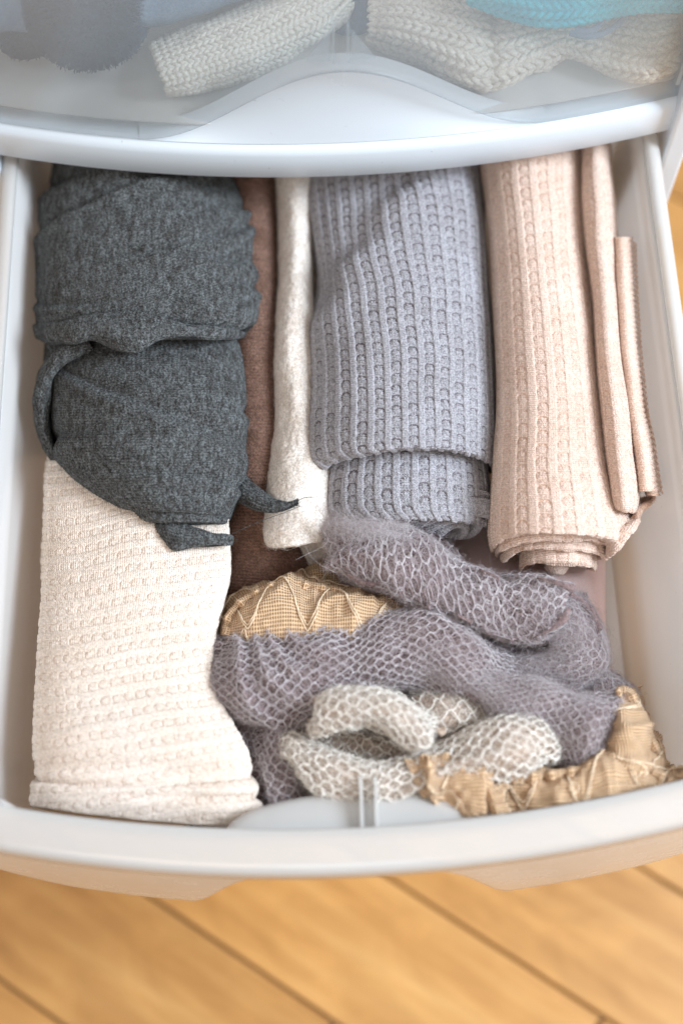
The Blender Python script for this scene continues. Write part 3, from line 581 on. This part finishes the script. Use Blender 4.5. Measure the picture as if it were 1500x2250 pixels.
# --- tan lace wraps
def lace(parent, rows, nu, nv, ruf=.0022, seed=60, per=.036):
    def wr(q):
        u, v = q.UV()[..., 0], q.UV()[..., 1]/q.Lv
        r1 = 1-np.abs(vnoise(np.stack([u*170, v*3, 0*u+seed], -1), 1, seed)); r2 = 1-np.abs(vnoise(np.stack([u*60+v*2, v*6, 0*u], -1), 1, seed+4))
        ruf_ = ruf*.95
        return ruf_*(1.3*r1**2*(.5+np.abs(v-.5)*1.6)+1.9*r2**2-1.2)+ruf*1.6*vnoise(q.P, 50, seed+2)+ruf*.5*vnoise(q.P, 280, seed+5)
    q = Sheet(rows, nu, nv, wr); q.mesh('net_cloth', M['net'], parent, 0, .0006)
    g = np.random.default_rng(seed); cs = []; t = np.linspace(.01, .99, int(q.Lu/.0008)); x = t*q.Lu
    for k_, vc in enumerate((.30, .46, .62)):
        nz = vnoise(np.stack([x*50, 0*x+k_*7, 0*x+seed], -1), 1, seed+8)
        tri = np.abs(((x/per+.5*(k_ % 2)+.3*nz) % 1)*2-1)*2-1
        cs.append(q.map(x, np.clip((vc+.075*np.sin(tri*1.4)+.02*nz), .02, .98)*q.Lv, np.full(len(t), .0009)))
        cs.append(q.map(x, np.clip((vc+.085*np.sin(tri*1.4)+.03*nz+.008), .02, .98)*q.Lv, np.full(len(t), .0009)))
    curves('zigzag_cord', list(cs), .00032, M['tan'], parent)
    # little gathered knots where the cords cross
    for m_ in range(int(q.Lu/per)*3):
        a0 = (m_*.5+.3)*per+g.normal()*.001; b0 = g.choice([.3, .5, .7])*q.Lv; ag = np.linspace(0, 6.6, 14)
        if a0 < q.Lu: cs.append(q.map(np.clip(a0+.0022*np.cos(ag), 0, q.Lu), np.clip(b0+.0016*np.sin(ag), 0, q.Lv), np.full(14, .0007)))
    curves('gather_loop', cs[6:], .0003, M['tan'], parent)
    fuzz(q, 'loose_fibre', 700, .004, M['tan'], parent, 2.4e-5, .8)
    return q
ta = tag(empty('lace_wrap', tuple(at(750, 1340, -.1))), 'golden tan lace wrap with gathered edge poking out behind the mauve mohair', 'wrap')
lace(ta, [band((484, 1372), (488, 1405), -54, 8), band((510, 1330), (512, 1425), -50, 18), band((560, 1290), (565, 1440), -48, 24), band((630, 1266), (635, 1440), -46, 26), band((720, 1284), (720, 1440), -46, 25), band((820, 1294), (815, 1430), -46, 23),
          band((890, 1312), (880, 1420), -48, 20), band((950, 1335), (945, 1405), -50, 15), band((1000, 1350), (1000, 1390), -52, 11), band((1016, 1358), (1016, 1382), -56, 6)], 260, 90, .0018, 60)
lace(ta, [band((640, 1262), (650, 1320), -66, 12), band((690, 1240), (700, 1320), -64, 14), band((750, 1235), (750, 1320), -64, 14), band((820, 1240), (820, 1320), -66, 12)], 80, 50, .0018, 63)
tb = tag(empty('lace_wrap', tuple(at(1250, 1740, -.1))), 'ruffled golden tan lace wrap crumpled along the front right of the drawer', 'wrap')
lace(tb, [band((1352, 1512), (1392, 1512), -42, 8), band((1345, 1560), (1412, 1560), -38, 15), band((1338, 1610), (1430, 1605), -36, 20), band((1330, 1660), (1456, 1640), -36, 22), band((1310, 1705), (1468, 1680), -36, 24), band((1290, 1740), (1466, 1720), -36, 22)], 130, 90, .0022, 66)
lace(tb, [band((902, 1694), (908, 1730), -14, 5), band((940, 1690), (952, 1755), -12, 8), band((990, 1678), (1000, 1785), -13, 9), band((1040, 1684), (1056, 1810), -16, 9), band((1085, 1695), (1095, 1815), -24, 9)], 110, 80, .0034, 70)
lace(tb, [band((1060, 1700), (1066, 1800), -42, 14), band((1120, 1688), (1120, 1830), -40, 20), band((1200, 1690), (1200, 1840), -38, 24), band((1290, 1672), (1290, 1840), -36, 26), band((1370, 1655), (1380, 1830), -36, 25), band((1440, 1680), (1440, 1820), -38, 22), band((1500, 1710), (1500, 1800), -42, 16), band((1560, 1730), (1560, 1790), -48, 8)], 300, 110, .0024, 73)

def frill(parent, path, wd, z0, amp, seed, wave=.0085):
    P_ = catmull(np.array(path, float), 60); d = np.gradient(P_, axis=0); n_ = np.stack([-d[:, 1], d[:, 0]], -1); n_ /= np.linalg.norm(n_, axis=1, keepdims=True)
    rows = [[(p[0]+n[0]*wd*f_, p[1]+n[1]*wd*f_, z0-(3 if f_ < .2 else 0)-4*f_) for f_ in (0, .35, .7, 1)] for p, n in zip(P_, n_)]
    def wr(q):
        u, v = q.UV()[..., 0], q.UV()[..., 1]/q.Lv; w2 = u/wave*6.283+2.2*vnoise(np.stack([u*60, 0*u, 0*u+seed], -1), 1, seed)
        return amp*(np.sin(w2)+.5*np.sin(w2*1.9+1))*(.25+v)*(.6+.5*vnoise(np.stack([u*90, v, 0*u], -1), 1, seed+1))
    q = Sheet(rows, 420, 22, wr)
    q.P = q.P+np.stack([vnoise(q.P, 150, seed+5), vnoise(q.P, 150, seed+6), 0*q.P[..., 0]], -1)*.0016*(q.UV()[..., 1]/q.Lv)[..., None]; q.finish()
    q.mesh('frill', M['net'], parent, 0, .0006)
    curves('frill_edge', [q.P[:, -1]+np.array([0, 0, .0003])], .0004, M['tan'], parent, None); fuzz(q, 'frill_fibre', 250, .004, M['tan'], parent, 2.4e-5, .8, seed=seed)
frill(tb, [(1085, 1800), (1060, 1735), (1010, 1700), (950, 1690), (905, 1705)], 34, -6, .0022, 120)
frill(tb, [(1460, 1700), (1380, 1668), (1290, 1680), (1200, 1694), (1120, 1698), (1072, 1730)], -26, -14, .0020, 121)
frill(tb, [(1120, 1815), (1220, 1812), (1320, 1796), (1420, 1776), (1500, 1752)], 30, -22, .0018, 122)
frill(tb, [(1452, 1650), (1425, 1600), (1405, 1550), (1385, 1512), (1352, 1512)], -26, -22, .0020, 123)
frill(ta, [(488, 1395), (500, 1345), (545, 1305), (620, 1275), (700, 1282), (790, 1300)], 22, -30, .0020, 124)
frill(ta, [(890, 1325), (945, 1345), (990, 1352), (1012, 1366), (1000, 1385)], 28, -38, .0024, 125)

# --- mauve mohair
mm = tag(empty('mohair_scarf', tuple(at(900, 1450, -.1))), 'mauve grey open knit mohair scarf crumpled in loose folds', 'scarf')
def mohair(parent, rows, nu, nv, core, inn, wr=.0018, seed=80, cwid=.010, chh=.0045, n=9000, ln=.009, off=.0015, nm='fold', yr=.00025, swap=False, hair=2.8e-5, back=True, jit=.12, ridge=.0022, flat=1.05):
    def wf(q):
        u, v = q.UV()[..., 0], q.UV()[..., 1]
        n_ = vnoise(np.stack([u*13, v*60+2.5*vnoise(q.P, 22, seed+9), 0*u+seed], -1), 1, seed+2); n2 = vnoise(np.stack([u*40, v*130, 0*u+seed], -1), 1, seed+4)
        return wrinkles(wr, 28, seed)(q)+ridge*1.3*(2*(1-np.abs(n_))**2-1.1)+ridge*.35*n2
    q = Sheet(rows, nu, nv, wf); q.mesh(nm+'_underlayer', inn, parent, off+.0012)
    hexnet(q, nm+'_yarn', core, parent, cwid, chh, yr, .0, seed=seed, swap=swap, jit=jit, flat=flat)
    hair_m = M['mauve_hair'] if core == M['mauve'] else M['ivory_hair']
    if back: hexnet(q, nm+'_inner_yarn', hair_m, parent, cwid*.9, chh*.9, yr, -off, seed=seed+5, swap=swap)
    fuzz(q, nm+'_pile', int(n*1.9), ln*.45, hair_m, parent, hair, .5, seed=seed+3, base=-off, curl=1.2)
    fuzz(q, nm+'_fuzz', int(n*1.5), ln*.7, core, parent, hair*.85, .4, seed=seed, curl=1.0)
    fuzz(q, nm+'_halo', n//2, ln*.6, hair_m, parent, hair*.8, 1.3, seed=seed+1, curl=1.1)
    return q
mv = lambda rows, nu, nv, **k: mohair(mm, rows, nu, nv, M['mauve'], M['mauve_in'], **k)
# low bed of scarf under the folds
rows = [[(420+(xr-420)*f_, y, (-100 if f_ in (0, 1) else -66+6*math.sin((420+960*f_)*.02+y*.03))) for f_ in (0, .1, .3, .5, .7, .92, 1)] for y, xr in ((1400, 1240), (1460, 1300), (1540, 1340), (1620, 1350), (1700, 1350), (1790, 1340), (1840, 1330))]
rows += [[(420+900*f_, 1850, -100) for f_ in (0, .1, .3, .5, .7, .92, 1)]]
rows = [[(p_[0], 1392, -100) for p_ in rows[0]]]+rows
mv(rows, 160, 160, seed=81, n=12000, nm='bed', wr=.004, back=False, cwid=.008, chh=.003)
mv([band((545, 1560), (690, 1540), -52, 20), band((535, 1620), (670, 1620), -50, 22), band((550, 1690), (650, 1690), -48, 20), band((575, 1750), (680, 1760), -48, 18), band((590, 1790), (720, 1800), -50, 12)], 90, 60, seed=82, n=5000, nm='front_fold', wr=.005, cwid=.008, chh=.0028, ridge=.005)
mv([band((436, 1450), (440, 1510), -44, 6), band((455, 1420), (455, 1545), -40, 18), band((510, 1398), (505, 1572), -36, 20), band((600, 1376), (590, 1592), -34, 22), band((700, 1368), (680, 1580), -34, 22), band((790, 1392), (770, 1540), -36, 18), band((860, 1372), (860, 1515), -36, 20), band((940, 1352), (940, 1510), -36, 22),
    band((1010, 1385), (1000, 1520), -38, 24), band((1080, 1430), (1070, 1540), -42, 19), band((1160, 1470), (1150, 1560), -46, 14), band((1240, 1500), (1230, 1580), -50, 8)], 240, 110, seed=83, n=17000, nm='middle_fold', wr=.0042, cwid=.0086, chh=.0022, ridge=.0030, flat=1.25)
mv([band((1040, 1400), (1040, 1500), -58, 10), band((1120, 1390), (1120, 1500), -56, 12), band((1200, 1380), (1200, 1510), -54, 12), band((1270, 1370), (1270, 1510), -54, 10)], 80, 60, seed=84, n=4500, nm='shaded_fold', wr=.003)
mv([band((850, 1468), (860, 1500), -34, 8), band((950, 1462), (955, 1516), -32, 13), band((1050, 1478), (1045, 1552), -32, 15), band((1140, 1490), (1110, 1590), -32, 17), band((1230, 1500), (1190, 1640), -32, 19), band((1310, 1520), (1265, 1675), -34, 18), band((1365, 1540), (1300, 1690), -38, 12), band((1395, 1560), (1320, 1690), -46, 4)], 180, 100, seed=85, n=17000, nm='right_fold', wr=.0034, ln=.011, cwid=.0074, chh=.0021, yr=.0002, ridge=.0045, flat=1.2)
mv([band((1316, 1470), (1290, 1540), -46, 10), band((1350, 1490), (1310, 1570), -44, 12), band((1392, 1525), (1340, 1590), -46, 8)], 50, 50, seed=86, n=2500, nm='corner_fold')
# upper fold running from the lilac roll to the loop at the right
rows = [[(900, 1140, -34), (980, 1190, -36), (1060, 1262, -42), (1180, 1284, -46), (1290, 1300, -50)], [(890, 1200, -28), (970, 1250, -32), (1060, 1300, -38), (1180, 1320, -42), (1300, 1340, -52)], [(900, 1260, -34), (980, 1310, -38), (1070, 1350, -44), (1180, 1400, -50), (1300, 1420, -60)], [(910, 1300, -50), (1000, 1350, -52), (1080, 1400, -60), (1180, 1470, -64), (1310, 1500, -70)]]
mv(rows, 100, 120, seed=90, n=6000, nm='sheer_fold', wr=.003, cwid=.008, chh=.003)
mv([band((722, 1195), (722, 1225), -34, 4), band((735, 1150), (728, 1250), -32, 12), band((790, 1136), (785, 1288), -28, 16), band((870, 1142), (870, 1312), -26, 17), band((940, 1180), (950, 1338), -26, 14), band((1010, 1240), (1035, 1372), -26, 11), band((1100, 1274), (1115, 1402), -26, 9), band((1180, 1278), (1190, 1392), -26, 9), band((1255, 1300), (1240, 1345), -28, 7)],
   220, 100, seed=87, n=13000, nm='upper_fold', cwid=.0088, chh=.0048, yr=.00030, flat=1.6)
# the loop turning back at the right edge
lp = [((1175, 1280), (1190, 1372)), ((1250, 1298), (1205, 1385)), ((1302, 1335), (1212, 1400)), ((1330, 1400), (1215, 1418)), ((1328, 1460), (1205, 1430)), ((1288, 1508), (1180, 1440)), ((1215, 1530), (1140, 1445)), ((1130, 1520), (1090, 1445)), ((1060, 1500), (1040, 1440))]
mv([band(b_, a_, -34-i, 10-.5*i) for i, (a_, b_) in enumerate(lp)], 150, 70, seed=88, n=15000, nm='loop', wr=.0022, cwid=.0085, chh=.0023, ln=.011, yr=.00022, flat=1.2)
# wisps thrown over the end of the lilac roll
rows = [[(690, 1110, -12), (760, 1130, -6), (850, 1145, -6), (900, 1150, -14)], [(700, 1145, -16), (770, 1150, -8), (860, 1165, -10), (930, 1190, -22)], [(715, 1180, -20), (790, 1180, -10), (900, 1190, -12), (1040, 1250, -28)]]
q = Sheet(rows, 60, 60); fuzz(q, 'wisp', 2200, .010, M['mauve'], mm, 2.6e-5, .3, seed=89); 
lg = [[(1150, 1370), (1085, 1410), (1060, 1440)], [(690, 1150), (720, 1190), (650, 1230)], [(1100, 1290), (1180, 1260), (1240, 1280)], [(900, 1180), (980, 1120), (1000, 1150)], [(1170, 1480), (1100, 1440), (1060, 1470)], [(660, 1180), (690, 1230), (740, 1260)]]
curves('stray_hair', [catmull(np.array([at(x, y, -.012) for x, y in l_]), 14) for l_ in lg], .000045, M['mauve'], mm)

# --- ivory mohair
iv = tag(empty('mohair_scarf', tuple(at(900, 1640, -.1))), 'ivory open knit mohair scarf lying folded on the mauve mohair', 'scarf')
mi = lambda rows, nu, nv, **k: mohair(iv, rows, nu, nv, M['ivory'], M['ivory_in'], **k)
mi([band((640, 1590), (650, 1700), -40, 10), band((720, 1580), (720, 1700), -38, 14), band((820, 1600), (820, 1700), -38, 13), band((920, 1600), (930, 1690), -38, 13), band((1010, 1590), (1010, 1680), -40, 9)], 120, 60, seed=92, n=4000, nm='inner_fold', wr=.004, cwid=.009, chh=.0034, flat=1.3)
mi([band((900, 1520), (930, 1600), -36, 10), band((980, 1525), (985, 1600), -34, 12), band((1050, 1545), (1050, 1600), -36, 10), band((1100, 1570), (1100, 1610), -40, 6)], 80, 50, seed=93, n=2500, nm='back_fold')
mi([band((616, 1650), (628, 1690), -34, 6), band((632, 1618), (660, 1728), -30, 14), band((680, 1640), (700, 1752), -28, 18), band((780, 1668), (790, 1770), -26, 18), band((880, 1660), (895, 1760), -26, 18), band((970, 1622), (990, 1740), -26, 20), band((1060, 1578), (1080, 1715), -25, 23), band((1130, 1566), (1150, 1692), -26, 22), band((1200, 1590), (1205, 1672), -30, 15), band((1258, 1628), (1250, 1652), -38, 6)],
   240, 90, seed=94, n=9000, nm='lower_fold', cwid=.0096, chh=.0029, wr=.0022, yr=.00034, flat=1.3)
mi([band((672, 1545), (676, 1590), -24, 8), band((690, 1515), (692, 1615), -18, 16), band((740, 1500), (750, 1600), -16, 19), band((820, 1500), (820, 1596), -14, 20), band((890, 1530), (880, 1625), -14, 19), band((940, 1570), (915, 1645), -16, 15), band((962, 1600), (940, 1640), -22, 6)],
   160, 80, seed=95, n=7000, nm='upper_fold', cwid=.0096, chh=.0028, wr=.0020, yr=.00034, flat=1.3)

# ------------------------------------------------------------------ things inside the closed drawer
def cable(q, name, mat, parent, w_=.011, sp=.006, r_=.0019, seed=1):
    """rows of fat plied stitches leaning left and right"""
    out = []; nB = int(q.Lv/w_); nA = int(q.Lu/sp)
    for j in range(nB):
        for i in range(nA):
            for s_ in (-1, 1):
                t = np.linspace(-1, 1, 6); a = (i+.5)*sp+t*sp*.62; b = (j+.5)*w_+s_*(w_*.26+t*w_*.17)
                out.append(q.map(np.clip(a, 0, q.Lu), np.clip(b, 0, q.Lv), .0012*(1-t*t)))
    return curves(name, out, r_, mat, parent)
def rr(A, B, zc, up, lo=42, sag=0): return band(A, B, zc, up, sag, lo=lo)
k1 = tag(empty('knit_cloth', tuple(at(560, 70, .045))), 'bone white chunky crochet cloth lying slanted inside the closed drawer', 'cloth')
s = Sheet([rr((335, 110), (368, 205), 48, 16), rr((400, 75), (430, 195), 48, 20), rr((500, 35), (530, 165), 48, 22), rr((600, -10), (620, 125), 48, 22), rr((700, -60), (715, 70), 48, 22), rr((760, -100), (775, 10), 48, 18)], 120, 60, wrinkles(.002, 60, 100))
s.mesh('cloth', M['chunk'], k1, .0008); cable(s, 'stitch', M['chunk'], k1, .0058, .0036, .0013)
k2 = tag(empty('knit_cloth', tuple(at(1100, 60, .045))), 'oatmeal cable knit cloth lying inside the closed drawer at right', 'cloth')
s = Sheet([rr((815, -20), (806, 90), 50, 14), rr((880, -50), (880, 115), 50, 20), rr((960, -50), (965, 150), 50, 22), rr((1040, -50), (1045, 190), 50, 20), rr((1080, -40), (1090, 195), 50, 14)], 90, 90, wrinkles(.002, 50, 101))
s.mesh('cloth', M['oat'], k2, .001); cable(s, 'stitch', M['oat'], k2, .0085, .0048, .0016)
s = Sheet([rr((1062, -40), (1050, 190), 48, 12), rr((1110, -40), (1110, 185), 48, 18), rr((1180, -40), (1180, 150), 48, 18), rr((1240, -30), (1240, 120), 48, 16), rr((1330, -30), (1330, 150), 48, 16), rr((1430, -30), (1430, 170), 48, 16), rr((1500, -40), (1520, 130), 48, 12)], 120, 90, wrinkles(.003, 50, 102))
s.mesh('cloth', M['oat'], k2, .001); cable(s, 'stitch', M['oat'], k2, .0085, .0048, .0016)
k3 = tag(empty('knit_hat', tuple(at(1250, 0, .08))), 'bright turquoise knit piece on top of the oatmeal cloth in the closed drawer', 'hat')
s = Sheet([rr((1010, -90), (1030, 0), 78, 10, 60), rr((1080, -120), (1100, 28), 78, 16, 60), rr((1180, -140), (1190, 50), 78, 18, 60), rr((1280, -140), (1280, 45), 78, 18, 60), rr((1400, -140), (1400, 20), 78, 16, 60), rr((1540, -140), (1540, 18), 78, 12, 60)], 120, 60)
s.mesh('cloth', M['teal'], k3, .0008); cable(s, 'stitch', M['teal'], k3, .008, .0045, .0015)
k4 = tag(empty('drawstring', tuple(at(1320, 60, .08))), 'thin grey cord trailing over the oatmeal cloth in the closed drawer', 'cord')
curves('cord', [catmull(np.array([at(x, y, .078) for x, y in ((1380, -60), (1385, 0), (1370, 40), (1330, 70), (1290, 80), (1250, 72))]), 30), catmull(np.array([at(x, y, .08) for x, y in ((1325, -60), (1330, 0), (1325, 40), (1300, 66), (1262, 66))]), 30)], .0016, M['slate'], k4, None)
k5 = tag(empty('folded_cloth', tuple(at(300, 0, .045))), 'slate blue cloth folded at the back left of the closed drawer', 'cloth')
s = Sheet([rr((-120, -160), (-100, 70), 60, 16), rr((60, -200), (80, 80), 60, 24), rr((200, -220), (240, 85), 60, 26), rr((330, -240), (370, 60), 60, 26), rr((480, -260), (500, 10), 60, 24), rr((600, -280), (620, -20), 60, 16)], 80, 50, wrinkles(.003, 30, 103)); s.mesh('cloth', M['slate'], k5)
s = Sheet([rr((740, -160), (700, 60), 44, 8), rr((790, -160), (770, 80), 44, 8), rr((840, -160), (830, 60), 44, 8)], 30, 30); s.mesh('cloth', M['slate'], k5)
for lab, cx, cy, rad_, mt_, z_ in (('fluffy navy pompom at the left edge of the closed drawer', 55, 60, .017, 'navy', .058), ('large dark navy ball of yarn inside the closed drawer', 190, 15, .034, 'navy', .072)):
    c_ = at(cx, cy, z_); pm = tag(empty('pompom' if rad_ < .02 else 'yarn_ball', tuple(c_)), lab, 'pompom' if rad_ < .02 else 'yarn')
    th, ph = np.meshgrid(np.linspace(0, np.pi, 24), np.linspace(0, 2*np.pi, 40), indexing='ij'); D = np.stack([np.sin(th)*np.cos(ph), np.sin(th)*np.sin(ph), np.cos(th)], -1)
    V = c_+D*rad_*.8*(1+.08*vnoise(D, 4, 7))[..., None]; V[..., 2] = np.maximum(V[..., 2], .043); mesh('core', V.reshape(-1, 3), gridfaces(24, 40), M[mt_], pm)
    g = np.random.default_rng(5); d = g.normal(size=(12000, 3)); d /= np.linalg.norm(d, axis=1, keepdims=True); d = d[d[:, 2] > -.5]
    L = np.linspace(.75, .96, 4)[None, :, None]; P = c_+d[:, None, :]*rad_*L+g.normal(size=(len(d), 4, 3))*.0006; P[..., 2] = np.maximum(P[..., 2], .043); curves('yarn_ends', P, .00022, M[mt_], pm)
